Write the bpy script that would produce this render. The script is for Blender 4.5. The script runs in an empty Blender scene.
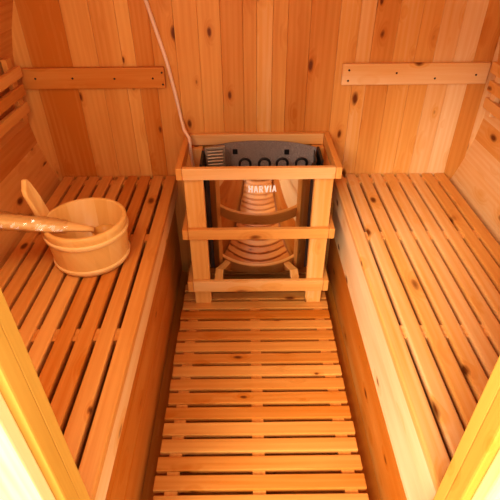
import bpy, bmesh, math, random
from mathutils import Vector, Matrix

random.seed(11)
SC = bpy.context.scene
COL = SC.collection

# ------------------------------------------------------------------ measures
WALL_Y = 0.351          # inner face of the back wall
FRONT_Y = -1.20         # inner face of the front wall
R_IN, CZ = 1.02, 0.86   # barrel radius and axis height
BZ = 0.513              # bench top
LX, RX = -0.384, 0.366  # front edges of the two benches


# ------------------------------------------------------------------ node helpers
def new_mat(name):
    m = bpy.data.materials.new(name)
    m.use_nodes = True
    nt = m.node_tree
    nt.nodes.clear()
    out = nt.nodes.new('ShaderNodeOutputMaterial')
    b = nt.nodes.new('ShaderNodeBsdfPrincipled')
    nt.links.new(b.outputs[0], out.inputs[0])
    return m, nt, b, out


def nd(nt, t, **kw):
    n = nt.nodes.new(t)
    for k, v in kw.items():
        setattr(n, k, v)
    return n


def mathn(nt, op, a, b=None, clamp=False):
    n = nd(nt, 'ShaderNodeMath', operation=op)
    n.use_clamp = clamp
    for i, v in enumerate((a, b)):
        if v is None:
            continue
        if isinstance(v, (int, float)):
            n.inputs[i].default_value = v
        else:
            nt.links.new(v, n.inputs[i])
    return n.outputs[0]


def vmul(nt, v, s):
    n = nd(nt, 'ShaderNodeVectorMath', operation='MULTIPLY')
    nt.links.new(v, n.inputs[0])
    n.inputs[1].default_value = s
    return n.outputs[0]


def ramp(nt, fac, stops):
    n = nd(nt, 'ShaderNodeValToRGB')
    while len(n.color_ramp.elements) < len(stops):
        n.color_ramp.elements.new(0.5)
    for e, (p, c) in zip(n.color_ramp.elements, stops):
        e.position = p
        e.color = (*c, 1)
    nt.links.new(fac, n.inputs[0])
    return n.outputs[0]


def mixc(nt, fac, a, b, mode='MIX'):
    n = nd(nt, 'ShaderNodeMix', data_type='RGBA', blend_type=mode)
    if isinstance(fac, (int, float)):
        n.inputs[0].default_value = fac
    else:
        nt.links.new(fac, n.inputs[0])
    for i, v in ((6, a), (7, b)):
        if isinstance(v, tuple):
            n.inputs[i].default_value = (*v, 1)
        else:
            nt.links.new(v, n.inputs[i])
    return n.outputs[2]


def wood(name, dark, mid, pale, knots=0.5, rough=0.5, knot_scale=(5.5, 12.0, 12.0), grain=1.0):
    """Cedar: the grain follows each plank through the 'pl' attribute, the shade comes from 'tone'."""
    m, nt, b, out = new_mat(name)
    pl = nd(nt, 'ShaderNodeAttribute', attribute_name='pl').outputs['Vector']
    tone = nd(nt, 'ShaderNodeAttribute', attribute_name='tone').outputs['Fac']
    # knots
    warp = nd(nt, 'ShaderNodeTexNoise')
    warp.inputs['Scale'].default_value = 14
    nt.links.new(pl, warp.inputs['Vector'])
    add = nd(nt, 'ShaderNodeVectorMath', operation='MULTIPLY_ADD')
    nt.links.new(warp.outputs['Color'], add.inputs[0])
    add.inputs[1].default_value = (0.02, 0.012, 0.012)
    nt.links.new(pl, add.inputs[2])
    vor = nd(nt, 'ShaderNodeTexVoronoi', feature='F1')
    vor.inputs['Scale'].default_value = 1
    nt.links.new(vmul(nt, add.outputs[0], knot_scale), vor.inputs['Vector'])
    sep = nd(nt, 'ShaderNodeSeparateColor')
    nt.links.new(vor.outputs['Color'], sep.inputs[0])
    keep = mathn(nt, 'GREATER_THAN', sep.outputs[0], 1 - knots)
    size = mathn(nt, 'MULTIPLY_ADD', sep.outputs[1], 0.10)
    size.node.inputs[2].default_value = 0.065
    ratio = mathn(nt, 'DIVIDE', vor.outputs['Distance'], size)
    kn = mathn(nt, 'SUBTRACT', 1.25, ratio, clamp=True)
    kn = mathn(nt, 'MULTIPLY', kn, keep)
    halo = mathn(nt, 'MULTIPLY', mathn(nt, 'SUBTRACT', 1.0, mathn(nt, 'MULTIPLY', ratio, 0.33), clamp=True), keep)
    # growth rings, bent around the knots
    base = vmul(nt, pl, (1.1, 17.0, 17.0))
    bend = nd(nt, 'ShaderNodeVectorMath', operation='ADD')
    comb = nd(nt, 'ShaderNodeCombineXYZ')
    nt.links.new(mathn(nt, 'MULTIPLY', halo, 1.1), comb.inputs[1])
    nt.links.new(base, bend.inputs[0])
    nt.links.new(comb.outputs[0], bend.inputs[1])
    wav = nd(nt, 'ShaderNodeTexWave', wave_type='BANDS', bands_direction='Y')
    wav.inputs['Scale'].default_value = 0.8
    wav.inputs['Distortion'].default_value = 9.0
    wav.inputs['Detail'].default_value = 2.5
    wav.inputs['Detail Scale'].default_value = 0.45
    nt.links.new(bend.outputs[0], wav.inputs['Vector'])
    fib = nd(nt, 'ShaderNodeTexNoise')
    fib.inputs['Scale'].default_value = 1
    fib.inputs['Detail'].default_value = 4
    nt.links.new(vmul(nt, pl, (5.0, 150.0, 150.0)), fib.inputs['Vector'])
    blot = nd(nt, 'ShaderNodeTexNoise')
    blot.inputs['Scale'].default_value = 1
    blot.inputs['Detail'].default_value = 2
    nt.links.new(vmul(nt, pl, (1.6, 13.0, 13.0)), blot.inputs['Vector'])
    t = mathn(nt, 'ADD', tone, mathn(nt, 'MULTIPLY', mathn(nt, 'SUBTRACT', blot.outputs[0], 0.5), 0.45))
    t = mathn(nt, 'ADD', t, mathn(nt, 'MULTIPLY', mathn(nt, 'SUBTRACT', wav.outputs['Fac'], 0.5), 0.07 * grain))
    t = mathn(nt, 'ADD', t, mathn(nt, 'MULTIPLY', mathn(nt, 'SUBTRACT', fib.outputs[0], 0.5), 0.20 * grain))
    t = mathn(nt, 'SUBTRACT', t, mathn(nt, 'MULTIPLY', halo, 0.22), clamp=True)
    c = ramp(nt, t, [(0.0, dark), (0.5, mid), (1.0, pale)])
    kc = tuple(v * f for v, f in zip(dark, (0.34, 0.26, 0.22)))
    c = mixc(nt, mathn(nt, 'MULTIPLY', kn, 1.5, clamp=True), c, kc)
    nt.links.new(c, b.inputs['Base Color'])
    b.inputs['Roughness'].default_value = rough
    b.inputs['Specular IOR Level'].default_value = 0.22
    bump = nd(nt, 'ShaderNodeBump')
    bump.inputs['Strength'].default_value = 0.12
    bump.inputs['Distance'].default_value = 0.002
    nt.links.new(fib.outputs[0], bump.inputs['Height'])
    nt.links.new(bump.outputs[0], b.inputs['Normal'])
    return m


def plain(name, col, rough=0.5, metal=0.0, noise=None):
    m, nt, b, out = new_mat(name)
    b.inputs['Base Color'].default_value = (*col, 1)
    b.inputs['Roughness'].default_value = rough
    b.inputs['Metallic'].default_value = metal
    if noise:
        tc = nd(nt, 'ShaderNodeTexCoord')
        n = nd(nt, 'ShaderNodeTexNoise')
        n.inputs['Scale'].default_value = noise[0]
        n.inputs['Detail'].default_value = 3
        nt.links.new(tc.outputs['Object'], n.inputs['Vector'])
        lo, hi = noise[1], noise[2]
        nt.links.new(ramp(nt, n.outputs[0], [(0.35, lo), (0.68, hi)]), b.inputs['Base Color'])
    return m


DARK, MID, PALE = (0.52, 0.172, 0.013), (0.73, 0.385, 0.098), (0.87, 0.69, 0.40)
CEDAR = wood('knotty_cedar', DARK, MID, PALE, knots=0.74)
CEDAR_CLEAR = wood('cedar_few_knots', DARK, MID, PALE, knots=0.16)
GOLD = wood('golden_pine', (0.52, 0.25, 0.025), (0.74, 0.45, 0.09), (0.90, 0.76, 0.42), knots=0.3)
PINE = wood('pale_pine', (0.62, 0.33, 0.07), (0.77, 0.47, 0.14), (0.86, 0.63, 0.29), knots=0.0, rough=0.35, grain=0.6)
STEEL = plain('polished_steel', (0.76, 0.71, 0.65), 0.055, 1.0)
DULL = plain('steel_tan_reflection', (0.50, 0.39, 0.27), 0.5, 0.8)  # tan tint stands in for wood reflected in the steel
BLACK = plain('black_enamel', (0.016, 0.013, 0.012), 0.4)
BROWN = plain('dark_side_panel', (0.045, 0.026, 0.018), 0.35)
SPECK = plain('speckled_grey_coat', (0.2, 0.2, 0.2), 0.6, 0.0, (420, (0.10, 0.085, 0.075), (0.37, 0.33, 0.30)))
ELEM = plain('heating_element_black', (0.02, 0.017, 0.016), 0.45, 0.3)
WHITE = plain('white_print', (0.92, 0.92, 0.92), 0.4)
SCREW = plain('dark_screw', (0.05, 0.03, 0.02), 0.4, 0.6)
STRIPM = plain('pale_strip', (0.80, 0.60, 0.42), 0.5)


# ------------------------------------------------------------------ mesh builder
class MB:
    def __init__(self):
        self.v, self.f, self.pl, self.tn, self.sm = [], [], [], [], []

    def add(self, verts, faces, pl, tones, smooth=False):
        o = len(self.v)
        self.v += [Vector(a) for a in verts]
        self.pl += pl
        self.tn += tones
        self.f += [tuple(i + o for i in f) for f in faces]
        self.sm += [smooth] * len(faces)

    def box(self, lo, hi, axis=0, tone=0.5, bev=0.003, mat=None):
        """A planed board between two corners; AXIS is the way its grain runs."""
        lo, hi = Vector(lo), Vector(hi)
        c, d = (lo + hi) / 2, hi - lo
        bm = bmesh.new()
        bmesh.ops.create_cube(bm, size=1.0)
        for v in bm.verts:
            v.co = Vector(v.co[i] * d[i] for i in range(3))
        if bev:
            bmesh.ops.bevel(bm, geom=bm.edges[:], offset=min(bev, min(d) * 0.3), segments=2, affect='EDGES', profile=0.6)
        bm.verts.index_update()
        off = Vector((random.uniform(0, 40), random.uniform(0, 40), random.uniform(0, 40)))
        order = {0: (0, 1, 2), 1: (1, 0, 2), 2: (2, 0, 1)}[axis]
        vs, pl = [], []
        for v in bm.verts:
            p = Vector((v.co[order[0]], v.co[order[1]], v.co[order[2]])) + off
            pl.append(p)
            w = v.co.copy()
            if mat is not None:
                w = mat @ w
                vs.append(w + c)
            else:
                vs.append(w + c)
        self.add(vs, [tuple(q.index for q in f.verts) for f in bm.faces], pl, [tone] * len(vs))
        bm.free()

    def tube(self, pts, rad, seg=10, tone=0.5, closed_ends=True, flat=1.0):
        pts = [Vector(p) for p in pts]
        if not isinstance(rad, (list, tuple)):
            rad = [rad] * len(pts)
        vs, fs, pl = [], [], []
        off = random.uniform(0, 40)
        up = Vector((0, 0, 1))
        run = 0
        for i, p in enumerate(pts):
            t = (pts[min(i + 1, len(pts) - 1)] - pts[max(i - 1, 0)]).normalized()
            a = t.cross(up)
            if a.length < 1e-4:
                a = t.cross(Vector((0, 1, 0)))
            a.normalize()
            b2 = a.cross(t).normalized()
            if i:
                run += (p - pts[i - 1]).length
            for k in range(seg):
                an = 2 * math.pi * k / seg
                q = a * math.cos(an) * rad[i] + b2 * math.sin(an) * rad[i] * flat
                vs.append(p + q)
                pl.append(Vector((run + off, q.dot(a) + off, q.dot(b2))))
        n = len(pts)
        for i in range(n - 1):
            for k in range(seg):
                k2 = (k + 1) % seg
                fs.append((i * seg + k, i * seg + k2, (i + 1) * seg + k2, (i + 1) * seg + k))
        if closed_ends:
            fs.append(tuple(range(seg))[::-1])
            fs.append(tuple((n - 1) * seg + k for k in range(seg)))
        self.add(vs, fs, pl, [tone] * len(vs), True)

    def build(self, name, mat, parent=None, origin=None):
        me = bpy.data.meshes.new(name)
        o = Vector((0, 0, 0))
        if parent is not None:
            q = parent
            while q is not None:
                o = o + q.location
                q = q.parent
        own = Vector(origin) if origin is not None else o
        me.from_pydata([tuple(v - own) for v in self.v], [], self.f)
        a = me.attributes.new('pl', 'FLOAT_VECTOR', 'POINT')
        a.data.foreach_set('vector', [c for p in self.pl for c in p])
        t = me.attributes.new('tone', 'FLOAT', 'POINT')
        t.data.foreach_set('value', self.tn)
        me.polygons.foreach_set('use_smooth', self.sm)
        me.materials.append(mat)
        me.update()
        ob = bpy.data.objects.new(name, me)
        COL.objects.link(ob)
        if parent is not None:
            ob.parent = parent
            ob.location = own - o
        else:
            ob.location = own
        return ob


def thing(name, label, cat, loc, group=None):
    o = bpy.data.objects.new(name, None)
    o.empty_display_size = 0.05
    o.location = loc
    COL.objects.link(o)
    o['label'] = label
    o['category'] = cat
    if group:
        o['group'] = group
    return o


def structure(ob):
    ob['kind'] = 'structure'
    return ob


def tone(c, s=0.1):
    return min(1, max(0, random.gauss(c, s)))


# ------------------------------------------------------------------ the barrel
def staves(a0, a1, c, spread, y0=FRONT_Y, y1=WALL_Y + 0.05, knots=True):
    """Boards lying along the barrel between two angles (degrees from straight down, positive to +x)."""
    mb = MB()
    n = max(1, round(abs(a1 - a0) / 5.4))
    for k in range(n):
        am = math.radians(a0 + (a1 - a0) * (k + 0.5) / n)
        half = math.tan(math.radians(abs(a1 - a0) / n / 2))
        rot = Matrix.Rotation(-am, 3, 'Y')
        th = 0.036
        cen = Vector((math.sin(am), 0, -math.cos(am))) * (R_IN + th / 2) + Vector((0, (y0 + y1) / 2, CZ))
        w = 2 * half * (R_IN + 0.014)
        d = Vector((w, y1 - y0, th))
        mb.box(cen - d / 2, cen + d / 2, axis=1, tone=tone(c, spread), bev=0.0022, mat=rot)
    return mb


structure(staves(-31, 31, 0.0, 0.05).build('floor', CEDAR))  # darkest tone puts the shade between the duckboard slats into the floor colour
structure(staves(-140, -31, 0.22, 0.12).build('wall_left', CEDAR))  # low tone puts the left side's shade into the wood colour
structure(staves(31, 140, 0.70, 0.12).build('wall_right', CEDAR))  # raised tone puts the daylight on this side into the wood colour
structure(staves(140, 220, 0.5, 0.12).build('ceiling', CEDAR))

# back wall: upright boards, tones read from left to right
bx = [(-1.06, 0.35), (-0.935, 0.04), (-0.765, 0.36), (-0.655, 0.28), (-0.555, 0.40), (-0.50, 0.12), (-0.425, 0.28), (-0.33, 0.33),
      (-0.235, 0.45), (-0.145, 0.22), (-0.055, 0.30), (0.0, 0.48), (0.065, 0.38), (0.125, 0.22), (0.215, 0.27), (0.33, 0.50),
      (0.41, 0.55), (0.47, 0.34), (0.565, 0.50), (0.655, 0.46), (0.735, 0.64), (0.82, 0.80), (0.905, 0.34), (0.985, 0.75), (1.06, 0.5)]
mb = MB()
for (x0, t), (x1, _) in zip(bx[:-1], bx[1:]):
    xm = min(abs(x0), abs(x1)) if x0 * x1 > 0 else 0
    h = math.sqrt(max(0.02, (R_IN + 0.03) ** 2 - xm * xm))
    mb.box((x0 + 0.0003, WALL_Y, CZ - h), (x1 - 0.0003, WALL_Y + 0.03, CZ + h), axis=2, tone=tone(t, 0.03), bev=0.0016)
    mb.box((x0 - 0.05, WALL_Y + 0.0305, CZ - h), (x1 + 0.05, WALL_Y + 0.05, CZ + h), axis=2, tone=0.4, bev=0)
structure(mb.build('wall_back', CEDAR))

# front wall with the doorway the picture is taken through
JL, JR, DTOP = -0.369, 0.334, 1.66
mb = MB()
xs = [-1.05 + 0.1 * k for k in range(22)]
for x0 in xs:
    x1 = x0 + 0.099
    xm = min(abs(x0), abs(x1)) if x0 * x1 > 0 else 0
    h = math.sqrt(max(0.02, (R_IN + 0.03) ** 2 - xm * xm))
    for a, b2 in ((x0, min(x1, JL - 0.0205)), (max(x0, JR + 0.0205), x1)):
        if b2 - a > 0.004:
            mb.box((a, FRONT_Y - 0.045, CZ - h), (b2, FRONT_Y, CZ + h), axis=2, tone=tone(0.6, 0.08), bev=0.001)
    a, b2 = max(x0, JL), min(x1, JR)
    if b2 - a > 0.004:
        mb.box((a, FRONT_Y - 0.045, DTOP), (b2, FRONT_Y, CZ + h), axis=2, tone=tone(0.6, 0.08), bev=0.001)
        mb.box((a, FRONT_Y - 0.045, CZ - h), (b2, FRONT_Y, 0.02), axis=2, tone=tone(0.6, 0.08), bev=0.001)
structure(mb.build('wall_front', CEDAR))


def jamb(name, x, s):
    mb = MB()
    # inner stop, door frame and outer casing, each a board of its own depth
    mb.box((min(x, x - s * 0.02), FRONT_Y - 0.026, 0.021), (max(x, x - s * 0.02), FRONT_Y + 0.004, DTOP - 0.0205), axis=2, tone=0.35, bev=0.003)
    x2 = x + s * 0.002
    mb.box((min(x2, x2 - s * 0.03), FRONT_Y - 0.064, 0.0), (max(x2, x2 - s * 0.03), FRONT_Y - 0.0265, DTOP + 0.02), axis=2, tone=0.25, bev=0.004)
    x3 = x - s * 0.012
    mb.box((min(x3, x3 - s * 0.09), FRONT_Y - 0.092, 0.0), (max(x3, x3 - s * 0.09), FRONT_Y - 0.0645, DTOP + 0.09), axis=2, tone=0.78, bev=0.004)
    return structure(mb.build(name, GOLD))


jamb('trim_1', JL, 1)
jamb('trim_2', JR, -1)
mb = MB()
mb.box((JL - 0.002, FRONT_Y - 0.064, DTOP - 0.02), (JR + 0.002, FRONT_Y - 0.001, DTOP), axis=0, tone=0.6)
structure(mb.build('trim_3', CEDAR_CLEAR))


# porch deck outside the doorway, seen only in the steel
mb = MB()
for k in range(14):
    y1 = FRONT_Y - 0.10 - k * 0.1
    mb.box((-1.1, y1 - 0.094, -0.06), (1.1, y1, -0.03), axis=0, tone=tone(0.15, 0.06), bev=0.003)  # dark tone puts the shade lying on the deck into its colour
structure(mb.build('porch_floor', CEDAR_CLEAR))

# ------------------------------------------------------------------ benches
def bench(name, label, s, xf, ct, spread, skirt_tones):
    """s = -1 for the bench on the -x side, +1 for the other; xf is its front edge."""
    y0, y1 = FRONT_Y + 0.006, WALL_Y - 0.003
    root = thing(name, label, 'bench', (xf + s * 0.27, (y0 + y1) / 2, 0))
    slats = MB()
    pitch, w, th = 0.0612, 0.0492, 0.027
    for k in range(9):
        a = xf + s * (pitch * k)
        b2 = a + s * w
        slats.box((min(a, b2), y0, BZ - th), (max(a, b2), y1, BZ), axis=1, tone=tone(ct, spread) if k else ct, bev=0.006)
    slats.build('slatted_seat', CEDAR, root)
    ap = MB()
    a, b2 = xf + s * 0.002, xf + s * 0.024
    ap.box((min(a, b2), y0, 0.408), (max(a, b2), y1, BZ - th - 0.0005), axis=1, tone=min(0.85, ct + 0.4), bev=0.003)
    ap.build('apron', CEDAR_CLEAR, root)
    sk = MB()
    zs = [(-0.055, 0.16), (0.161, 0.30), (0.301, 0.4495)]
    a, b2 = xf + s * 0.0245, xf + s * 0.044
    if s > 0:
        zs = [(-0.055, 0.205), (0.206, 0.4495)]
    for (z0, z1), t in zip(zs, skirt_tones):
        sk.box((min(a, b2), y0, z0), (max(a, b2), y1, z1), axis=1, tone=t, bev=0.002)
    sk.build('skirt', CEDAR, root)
    for yb in (0.30, -0.168, -0.683, -1.15):
        c = MB()
        a, b2 = xf + s * 0.045, xf + s * 0.53
        c.box((min(a, b2), yb - 0.025, BZ - th - 0.05), (max(a, b2), yb + 0.025, BZ - 0.008), axis=0, tone=ct - 0.05, bev=0.002)
        c.build('cross_batten', CEDAR_CLEAR, root)
    return root


bench('sauna_bench', 'deep orange cedar slatted bench carrying the wooden bucket', -1, LX, 0.31, 0.09, (0.06, 0.08, 0.08))  # low seat tone carries the left side's shade and red bounce
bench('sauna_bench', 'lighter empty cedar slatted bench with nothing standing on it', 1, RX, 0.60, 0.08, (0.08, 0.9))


# ------------------------------------------------------------------ slatted back rails on the barrel sides
def back_rail(label, s, ct):
    root = thing('slatted_back_rail', label, 'back rest', (s * 0.98, -0.4, 0.86))
    for zc in (0.874, 0.945, 1.018):
        xw = math.sqrt(R_IN ** 2 - (zc - CZ) ** 2) - 0.046
        m = MB()
        m.box((s * xw - 0.0095, -1.15, zc - 0.0215), (s * xw + 0.0095, 0.285, zc + 0.0215), axis=1, tone=tone(ct, 0.08), bev=0.004)
        m.build('slat', CEDAR, root)
    for yc in (0.245, -0.43, -1.10):
        m = MB()
        m.box((s * 0.985 - 0.0115, yc - 0.022, 0.83), (s * 0.985 + 0.0115, yc + 0.022, 1.075), axis=2, tone=ct + 0.15, bev=0.003)
        m.build('cleat', CEDAR_CLEAR, root)
    return root


back_rail('dark orange slatted back rail fixed to the barrel wall above the bucket', -1, 0.22)  # low tone again carries the shade of the left side
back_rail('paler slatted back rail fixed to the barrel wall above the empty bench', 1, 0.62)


# ------------------------------------------------------------------ battens across the back wall
def batten(label, x0, x1, z0, z1, t, screws, tilt=0.0):
    root = thing('batten', label, 'batten', ((x0 + x1) / 2, WALL_Y, (z0 + z1) / 2))
    m = MB()
    m.box((x0, WALL_Y - 0.024, z0), (x1, WALL_Y - 0.0005, z1), axis=0, tone=t, bev=0.005)
    m.build('board', CEDAR, root)
    for sx, sz in screws:
        m = MB()
        m.tube([(sx, WALL_Y - 0.0252, sz), (sx, WALL_Y - 0.021, sz)], 0.0042, 10)
        m.build('screw', SCREW, root)


batten('dark orange batten screwed to the back wall above the bucket bench', -0.985, -0.385, 0.930, 1.016, 0.15,
       [(-0.925, 0.975), (-0.77, 0.975), (-0.595, 0.972), (-0.435, 0.972), (-0.395, 0.995), (-0.395, 0.947)])
batten('pale batten screwed to the back wall above the empty bench', 0.358, 0.972, 0.936, 1.023, 0.72,
       [(0.385, 0.955), (0.385, 0.998), (0.585, 0.985), (0.75, 0.962), (0.92, 0.975)])

# pale cable running down the wall and into the guard
m = MB()
m.tube([(-0.432, 0.343, 1.28), (-0.371, 0.343, 1.033), (-0.348, 0.343, 0.889), (-0.333, 0.337, 0.796), (-0.317, 0.280, 0.764),
        (-0.296, 0.262, 0.735), (-0.292, 0.25, 0.66), (-0.285, 0.24, 0.60), (-0.255, 0.20, 0.50)], 0.0075, 10, 0.9)
o = m.build('cable', STRIPM, None, (-0.255, 0.20, 0.50))
o['label'] = 'thin pale cable slanting down the back wall beside the dark batten'
o['category'] = 'cable'

# ------------------------------------------------------------------ duckboard
duck = thing('duckboard', 'slatted cedar duckboard on the floor between the two benches', 'duckboard', (-0.02, -0.4, -0.05))
m = MB()
y = -0.70 - 0.0663 * 7
while y < WALL_Y - 0.06:
    e0, e1 = random.uniform(-0.003, 0.003), random.uniform(-0.003, 0.003)
    m.box((-0.362 + e0, y, -0.022), (0.338 + e1, y + 0.0508, 0.0), axis=0, tone=tone(0.24, 0.10), bev=0.004)
    y += 0.0663
m.build('slatted_deck', CEDAR, duck)
for xr in (-0.305, -0.014, 0.289):
    r = MB()
    r.box((xr - 0.022, -1.17, -0.075 if abs(xr) > .1 else -0.12), (xr + 0.022, WALL_Y - 0.02, -0.009), axis=1, tone=0.35, bev=0.002)
    r.build('runner', CEDAR_CLEAR, duck)

# ------------------------------------------------------------------ wooden guard around the heater
guard = thing('heater_guard', 'cedar post and rail guard frame standing around the heater', 'guard rail', (0, 0.16, 0))


def gpart(name, lo, hi, axis, t, bev=0.004):
    q = MB()
    q.box(lo, hi, axis=axis, tone=t, bev=bev)
    return q.build(name, CEDAR, guard)


for x0, x1 in ((-0.300, -0.222), (0.228, 0.304)):
    gpart('post', (x0, 0.0005, 0.0005), (x1, 0.036, 0.675), 2, tone(0.52, 0.05))
for x0, x1 in ((-0.300, -0.245), (0.250, 0.304)):
    gpart('post', (x0, 0.285, 0.0005), (x1, 0.321, 0.675), 2, tone(0.42, 0.05))
FR = ((0.675, 0.7256, 0.66), (0.388, 0.439, 0.46), (0.090, 0.152, 0.50))
for i, (z0, z1, t) in enumerate(FR):
    gpart('front_rail', (-0.300, -0.022, z0), (0.304, 0.0, z1), 0, t)
    if i == 0:
        gpart('back_rail', (-0.300, 0.3215, z0), (0.304, 0.348, z1), 0, 0.6)
    else:
        gpart('back_rail', (-0.300, 0.3215, z0), (0.304, 0.348, z1), 0, 0.4)
    gpart('side_rail', (-0.325, -0.022, z0), (-0.3005, 0.348, z1), 1, 0.36)
    gpart('side_rail', (0.3045, -0.022, z0), (0.329, 0.348, z1), 1, 0.40)
for x0, x1 in ((-0.203, -0.163), (0.155, 0.195)):
    gpart('support_bar', (x0, 0.0005, 0.110), (x1, 0.321, 0.1465), 1, 0.5)
# tops of the frame are closed by the upper rails resting on the posts

# ------------------------------------------------------------------ heater
HX = 0.010
HZ0, HZ1 = 0.147, 0.690
heater = thing('sauna_heater', 'polished steel electric sauna heater inside the wooden guard', 'heater', (HX, 0.18, HZ0))


def arc(xa, ya, xb, yb, sag, n):
    """Points from a to b, bulging by SAG towards -y."""
    out = []
    for k in range(n + 1):
        u = k / n
        out.append((xa + (xb - xa) * u, ya + (yb - ya) * u - sag * (1 - (2 * u - 1) ** 2)))
    return out


def sheet(path_bottom, path_top, z0, z1, th, nz=1, smooth=True):
    """An upright sheet that follows a plan path, with a little thickness towards its inside."""
    mb = MB()
    n = len(path_bottom)
    vs, fs = [], []
    for side in (0, 1):
        for j in range(nz + 1):
            v = j / nz
            for k in range(n):
                p = [path_bottom[k][i] * (1 - v) + path_top[k][i] * v for i in range(2)]
                q0 = path_bottom[max(k - 1, 0)]
                q1 = path_bottom[min(k + 1, n - 1)]
                t = Vector((q1[0] - q0[0], q1[1] - q0[1])).normalized()
                nrm = Vector((-t.y, t.x)) * (th * side)
                vs.append((p[0] + nrm.x, p[1] + nrm.y, z0 + (z1 - z0) * v))
    L = n * (nz + 1)
    for j in range(nz):
        for k in range(n - 1):
            a = j * n + k
            fs.append((a, a + 1, a + n + 1, a + n))
            fs.append((L + a + 1, L + a, L + a + n, L + a + n + 1))
    for k in range(n - 1):
        fs.append((k + 1, k, L + k, L + k + 1))
        a = nz * n + k
        fs.append((a, a + 1, L + a + 1, L + a))
    for j in range(nz):
        a = j * n
        fs.append((a, a + n, L + a + n, L + a))
        a = j * n + n - 1
        fs.append((a + n, a, L + a, L + a + n))
    mb.add(vs, fs, [Vector(v) for v in vs], [0.5] * len(vs), smooth)
    return mb


front = arc(HX - 0.214, 0.090, HX + 0.214, 0.090, 0.044, 48)
fo = sheet(front, front, HZ0, 0.668, 0.003).build('steel_front', STEEL, heater)
es = fo.modifiers.new('edges', 'EDGE_SPLIT')
es.split_angle = math.radians(40)
# side panels, dark; the front lip also stands in for the posts' dark reflection
for s in (-1, 1):
    xa = HX + s * 0.215
    pts = [(xa, 0.091), (HX + s * 0.232, 0.097), (HX + s * 0.240, 0.118), (HX + s * 0.243, 0.225)]
    if s < 0:
        pts = pts[::-1]
    sheet(pts, pts, HZ0, 0.672 if s < 0 else 0.690, 0.004, smooth=False).build('side_panel', BROWN, heater)
# rear shell, speckled grey inside and out, bowed towards the wall
back = []
for k in range(41):
    u = k / 40
    e = 1 - abs(2 * u - 1) ** 2.6
    back.append((HX - 0.242 + 0.492 * u, 0.227 + 0.078 * e))
back_r = back[::-1]
sheet(back_r, back_r, HZ0, HZ1 + 0.012, 0.003).build('rear_shell', SPECK, heater)
# black end cap at the right hand edge of the stone space
m = MB()
m.box((HX + 0.2515, 0.09, 0.56), (HX + 0.263, 0.235, 0.703), axis=2, bev=0.003)
m.build('end_cap', BLACK, heater)
m = MB()
m.box((HX - 0.252, 0.09, 0.56), (HX - 0.2405, 0.235, 0.690), axis=2, bev=0.003)
m.build('end_cap', BLACK, heater)
# louvred plate set across the left end of the stone space
pA, pB = Vector((HX - 0.234, 0.200)), Vector((HX - 0.150, 0.215))
t2 = (pB - pA).normalized()
n2 = Vector((t2.y, -t2.x))
ang = math.atan2(t2.y, t2.x)
lv = MB()
cen = (pA + pB) / 2
Lw = (pB - pA).length
rotm = Matrix.Rotation(ang, 3, 'Z')


def obox(mb, cx, cy, cz, dx, dy, dz, extra=None, t=0.5, bev=0.0015):
    c = Vector((cx, cy, cz))
    d = Vector((dx, dy, dz))
    mb.box(c - d / 2, c + d / 2, axis=0, tone=t, bev=bev, mat=rotm if extra is None else rotm @ extra)


obox(lv, cen.x - n2.x * 0.006, cen.y - n2.y * 0.006, 0.620, Lw, 0.003, 0.19)
for k in range(11):
    z = 0.545 + k * 0.0150
    obox(lv, cen.x, cen.y, z, Lw * 0.8, 0.011, 0.0068, Matrix.Rotation(math.radians(-35), 3, 'X'))
for e in (-1, 1):
    q = cen + t2 * (e * Lw * 0.45)
    obox(lv, q.x, q.y, 0.620, Lw * 0.1, 0.012, 0.19)
obox(lv, cen.x, cen.y, 0.712, Lw, 0.012, 0.012)
lv.build('louver_plate', DULL, heater)
# four bent heating elements
for cx in (-0.053, 0.032, 0.110, 0.193):
    m = MB()
    pts = []
    r = 0.0235
    for k in range(6):
        pts.append((cx - r, 0.19, 0.40 + 0.245 * k / 5))
    for k in range(1, 12):
        a = math.pi - math.pi * k / 12
        pts.append((cx + r * math.cos(a), 0.19, 0.645 + r * 0.95 * math.sin(a)))
    for k in range(6):
        pts.append((cx + r, 0.19, 0.645 - 0.245 * k / 5))
    m.tube(pts, 0.0058, 10)
    m.build('heating_element', ELEM, heater)
# two small square holes in the rear shell
for cx, hz in ((-0.098, 0.657), (0.136, 0.655)):
    u = (cx - (HX - 0.239)) / 0.478
    e = 1 - abs(2 * u - 1) ** 2.6
    yb = 0.227 + 0.078 * e - 0.0032
    m = MB()
    m.box((cx - 0.011, yb - 0.003, hz - 0.012), (cx + 0.011, yb + 0.0015, hz + 0.012), bev=0.001)
    m.build('square_hole', BLACK, heater)
# base tray
m = MB()
n = len(front)
top = [(x, y + 0.004, HZ0 + 0.012) for x, y in front] + [(x, y - 0.004, HZ0 + 0.012) for x, y in back_r]
bot = [(x, y, z - 0.008) for x, y, z in top]
N = len(top)
fs = [tuple(range(N)), tuple(range(N, 2 * N))[::-1]]
fs += [((k + 1) % N, k, N + k, N + (k + 1) % N) for k in range(N)]
m.add(top + bot, fs, [Vector(v) for v in top + bot], [0.5] * (2 * N))
m.build('base_tray', BLACK, heater)

# maker's lettering on the steel front: HARVIA
SW = 0.29   # stroke width in letter heights


def bar(x0, y0, x1, y1, w=SW):
    dx, dy = x1 - x0, y1 - y0
    l = math.hypot(dx, dy)
    nx, ny = -dy / l * w / 2, dx / l * w / 2
    return [(x0 + nx, y0 + ny), (x0 - nx, y0 - ny), (x1 - nx, y1 - ny), (x1 + nx, y1 + ny)]


def sbar(xb, xt, w=SW):      # slanted full height stroke with level ends
    return [(xb - w / 2, 0), (xb + w / 2, 0), (xt + w / 2, 1), (xt - w / 2, 1)]


def level(x0, x1, y, w=0.19):
    return [(x0, y - w / 2), (x1, y - w / 2), (x1, y + w / 2), (x0, y + w / 2)]


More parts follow.
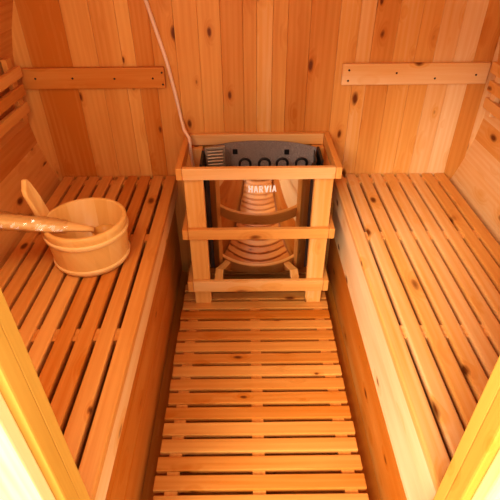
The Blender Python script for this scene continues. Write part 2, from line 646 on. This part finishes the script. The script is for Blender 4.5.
LET = {
    'H': ([sbar(0.12, 0.12), sbar(0.68, 0.68), level(0.12, 0.68, 0.5)], 0.80),
    'A': ([sbar(0.12, 0.42), sbar(0.72, 0.42), level(0.2, 0.64, 0.30, 0.16)], 0.84),
    'R': ([sbar(0.12, 0.12), level(0.12, 0.58, 0.905), level(0.12, 0.58, 0.46), [(0.46, 0.42), (0.70, 0.50), (0.70, 0.87), (0.46, 0.95)],
           [(0.30, 0.44), (0.56, 0.44), (0.78, 0), (0.50, 0)]], 0.80),
    'V': ([sbar(0.42, 0.12), sbar(0.42, 0.72)], 0.84),
    'I': ([sbar(0.12, 0.12)], 0.24),
}
text = 'HARVIA'
total = sum(LET[c][1] for c in text) + 0.20 * (len(text) - 1)
TX0, TX1, TZ0, TH = -0.039, 0.078, 0.582, 0.031
sc = (TX1 - TX0) / total
m = MB()


def front_y(x):
    u = (x - (HX - 0.214)) / 0.428
    return 0.090 - 0.044 * (1 - (2 * u - 1) ** 2)


cur = 0.0
for ch in text:
    polys, w = LET[ch]
    for i, pg in enumerate(polys):
        # cut each stroke in thin strips so that it follows the curve
        vs = []
        for (px, py) in pg:
            X = TX0 + (cur + px) * sc
            vs.append((X, front_y(X) - 0.0012 - 0.00008 * i, TZ0 + py * TH))
        m.add(vs, [(0, 1, 2, 3)], [Vector(v) for v in vs], [0.5] * 4)
    cur += w + 0.20
m.build('logo', WHITE, heater)

# ------------------------------------------------------------------ bucket
BC = Vector((-0.610, -0.298, BZ + 0.0005))
bucket = thing('wooden_bucket', 'round pale wooden sauna bucket with two hoops on the bench', 'bucket', BC)
H, RB, RT, TH_ = 0.168, 0.127, 0.143, 0.016


def lathe(prof, seg=64, nst=16, base_t=0.5, spread=0.06, close=False):
    mb = MB()
    offs = [random.uniform(0, 40) for _ in range(nst)]
    tn = [tone(base_t, spread) for _ in range(nst)]
    per = seg // nst
    # each stave is a strip of its own so that its tone stays apart
    for s in range(nst):
        vs, fs, pl = [], [], []
        for k in range(per + 1):
            a = 2 * math.pi * (s * per + k) / seg
            for r, z in prof:
                vs.append((BC.x + r * math.cos(a), BC.y + r * math.sin(a), BC.z + z))
                pl.append(Vector((z + offs[s], a * max(r, 0.05) + offs[s], r)))
        n = len(prof)
        for k in range(per):
            for j in range(n - 1):
                fs.append((k * n + j, (k + 1) * n + j, (k + 1) * n + j + 1, k * n + j + 1))
            if close:
                fs.append((k * n + n - 1, (k + 1) * n + n - 1, (k + 1) * n, k * n))
        mb.add(vs, fs, pl, [tn[s]] * len(vs), True)
    return mb


prof = [(0.0001, 0.0), (RB - 0.004, 0.0), (RB, 0.004)]
for k in range(1, 8):
    prof.append((RB + (RT - RB) * k / 8, H * k / 8))
prof += [(RT, H - 0.005), (RT - 0.003, H - 0.001), (RT - 0.006, H), (RT - TH_ + 0.003, H), (RT - TH_, H - 0.003)]
prof += [(RB - TH_ + 0.002, 0.016), (0.0001, 0.016)]
bo = lathe(prof, nst=16, base_t=0.45, spread=0.08).build('stave_body', PINE, bucket)
for z0, z1 in ((0.118, 0.137), (0.010, 0.028)):
    r0, r1 = RB + (RT - RB) * z0 / H, RB + (RT - RB) * z1 / H
    hp = [(r0 - 0.001, z0), (r0 + 0.004, z0 + 0.001), (r0 + 0.0055, z0 + 0.005), (r1 + 0.0055, z1 - 0.005), (r1 + 0.004, z1 - 0.001), (r1 - 0.001, z1)]
    lathe(hp, nst=1, base_t=0.75, spread=0.02).build('hoop', PINE, bucket)
# the long stave that serves as the handle
ha = math.radians(177)
hd = Vector((math.cos(ha), math.sin(ha), 0))
ht = Vector((-math.sin(ha), math.cos(ha), 0))
m = MB()
outl = [(-0.034, 0.12), (0.034, 0.12), (0.034, 0.20), (0.030, 0.262), (0.022, 0.278), (-0.012, 0.302), (-0.024, 0.300), (-0.030, 0.285), (-0.033, 0.23)]
vs = []
for dr in (0.0, 0.016):
    for a, z in outl:
        r = RB + (RT - RB) * z / H - TH_ + dr - 0.0005 + max(0, z - 0.17) * 0.25
        p = BC + hd * r + ht * a + Vector((0, 0, z))
        vs.append(p)
n = len(outl)
fs = [tuple(range(n)), tuple(range(n, 2 * n))[::-1]] + [((k + 1) % n, k, n + k, n + (k + 1) % n) for k in range(n)]
m.add(vs, fs, [Vector((v.z, v.y, v.x)) for v in vs], [0.6] * len(vs))
hb = m.build('handle', PINE, bucket)
bv = hb.modifiers.new('round', 'BEVEL')
bv.width = 0.004
bv.segments = 2

# ------------------------------------------------------------------ ladle lying across the rim
LA = Vector((-0.975, -0.425, 0.768))
LB = Vector((-0.570, -0.335, 0.655))
ladle = thing('wooden_ladle', 'long pale wooden ladle in clear wrapping, propped across the bucket rim', 'ladle', (LA + LB) / 2)
m = MB()
pts = [LA + (LB - LA) * (k / 16) for k in range(17)]
rad = [0.020 + 0.014 * math.sin(math.pi * min(1, 0.12 + 0.75 * (1 - k / 16))) for k in range(17)]
rad[0] = 0.014
rad[-4:] = [0.0225, 0.0195, 0.0165, 0.0135]
m.tube(pts, rad, 14, 0.62, flat=0.6)
m.build('handle', PINE, ladle)
m = MB()
d = (LB - LA).normalized()
bc = LB + d * 0.030 + Vector((0, 0, -0.013))
seg, vs, fs, pl = 24, [], [], []
pr = [(0.0005, -0.026), (0.022, -0.025), (0.034, -0.014), (0.040, 0.012), (0.036, 0.013), (0.030, -0.008), (0.018, -0.017), (0.0005, -0.018)]
for k in range(seg):
    a = 2 * math.pi * k / seg
    for r, z in pr:
        v = bc + Vector((r * math.cos(a), r * math.sin(a), z))
        vs.append(v)
        pl.append(Vector((v.x, v.y, v.z)))
n = len(pr)
for k in range(seg):
    k2 = (k + 1) % seg
    for j in range(n - 1):
        fs.append((k * n + j, k2 * n + j, k2 * n + j + 1, k * n + j + 1))
m.add(vs, fs, pl, [0.05] * len(vs), True)
m.build('bowl', PINE, ladle)
# crinkled clear sleeve round the handle
wm, nt, b, out = new_mat('clear_film')
nt.nodes.remove(b)
tr = nd(nt, 'ShaderNodeBsdfTransparent')
gl = nd(nt, 'ShaderNodeBsdfGlossy')
gl.inputs['Roughness'].default_value = 0.12
lw = nd(nt, 'ShaderNodeLayerWeight')
lw.inputs['Blend'].default_value = 0.35
mx = nd(nt, 'ShaderNodeMixShader')
nt.links.new(mathn(nt, 'MULTIPLY_ADD', lw.outputs['Facing'], 0.45), mx.inputs[0])
mx.inputs[0].links[0].from_node.inputs[2].default_value = 0.10
nt.links.new(tr.outputs[0], mx.inputs[1])
nt.links.new(gl.outputs[0], mx.inputs[2])
nt.links.new(mx.outputs[0], out.inputs[0])
m = MB()
seg = 16
rng = random.Random(5)
vs, fs = [], []
n = 30
side = d.cross(Vector((0, 0, 1))).normalized()
upv = side.cross(d).normalized()
for i in range(n):
    u = i / (n - 1)
    c = LA + (LB - LA) * (u * 0.80)
    r0 = 0.020 + 0.014 * math.sin(math.pi * min(1, 0.12 + 0.75 * (1 - u))) + 0.002
    for k in range(seg):
        a = 2 * math.pi * k / seg
        rr = r0 + rng.uniform(0, 0.011) * (1.0 if u < 0.45 else 0.6)
        vs.append(c + side * math.cos(a) * rr + upv * math.sin(a) * rr * 0.68)
for i in range(n - 1):
    for k in range(seg):
        k2 = (k + 1) % seg
        fs.append((i * seg + k, i * seg + k2, (i + 1) * seg + k2, (i + 1) * seg + k))
m.add(vs, fs, [Vector(v) for v in vs], [0.5] * len(vs), False)
m.build('plastic_sleeve', wm, ladle)

# ------------------------------------------------------------------ light: daylight through the doorway, plus an added fill
w = bpy.data.worlds.new('daylight')
SC.world = w
w.use_nodes = True
bg = w.node_tree.nodes['Background']
bg.inputs[0].default_value = (1.0, 0.98, 0.95, 1)
bg.inputs[1].default_value = 2.6


P = bpy.data.lights.new('fill_light', 'POINT')  # unseen fill added to brighten the inside; no fixture stands here
P.energy = 14.0
P.shadow_soft_size = 0.16
P.color = (1.0, 0.94, 0.86)
po = bpy.data.objects.new('fill_light', P)
po.location = (-0.55, -0.85, 1.48)
COL.objects.link(po)
S = bpy.data.lights.new('soft_sun', 'SUN')
S.energy = 5.0
S.angle = math.radians(30)
S.color = (1.0, 0.96, 0.90)
so = bpy.data.objects.new('soft_sun', S)
so.rotation_euler = Vector((0.42, 0.80, -0.52)).to_track_quat('-Z', 'Y').to_euler()
COL.objects.link(so)

# ------------------------------------------------------------------ camera
cam = bpy.data.cameras.new('camera')
cam.sensor_width = 36
cam.lens = 462.0 / 500 * 36
cam.clip_start = 0.02
co = bpy.data.objects.new('camera', cam)
pt, yw, rl = 0.62834, 0.00439, -0.00786
f = Vector((math.sin(yw) * math.cos(pt), math.cos(yw) * math.cos(pt), -math.sin(pt)))
r = f.cross(Vector((0, 0, 1))).normalized()
u = r.cross(f)
rr = r * math.cos(rl) + u * math.sin(rl)
uu = u * math.cos(rl) - r * math.sin(rl)
co.matrix_world = Matrix(((rr.x, uu.x, -f.x, -0.0423), (rr.y, uu.y, -f.y, -1.66329), (rr.z, uu.z, -f.z, 1.52546), (0, 0, 0, 1)))
COL.objects.link(co)
SC.camera = co
SC.view_settings.view_transform = 'Standard'
SC.view_settings.look = 'None'
SC.view_settings.exposure = -0.10
SC.view_settings.gamma = 0.86
SC.cycles.use_denoising = True
SC.cycles.max_bounces = 14
SC.cycles.diffuse_bounces = 8
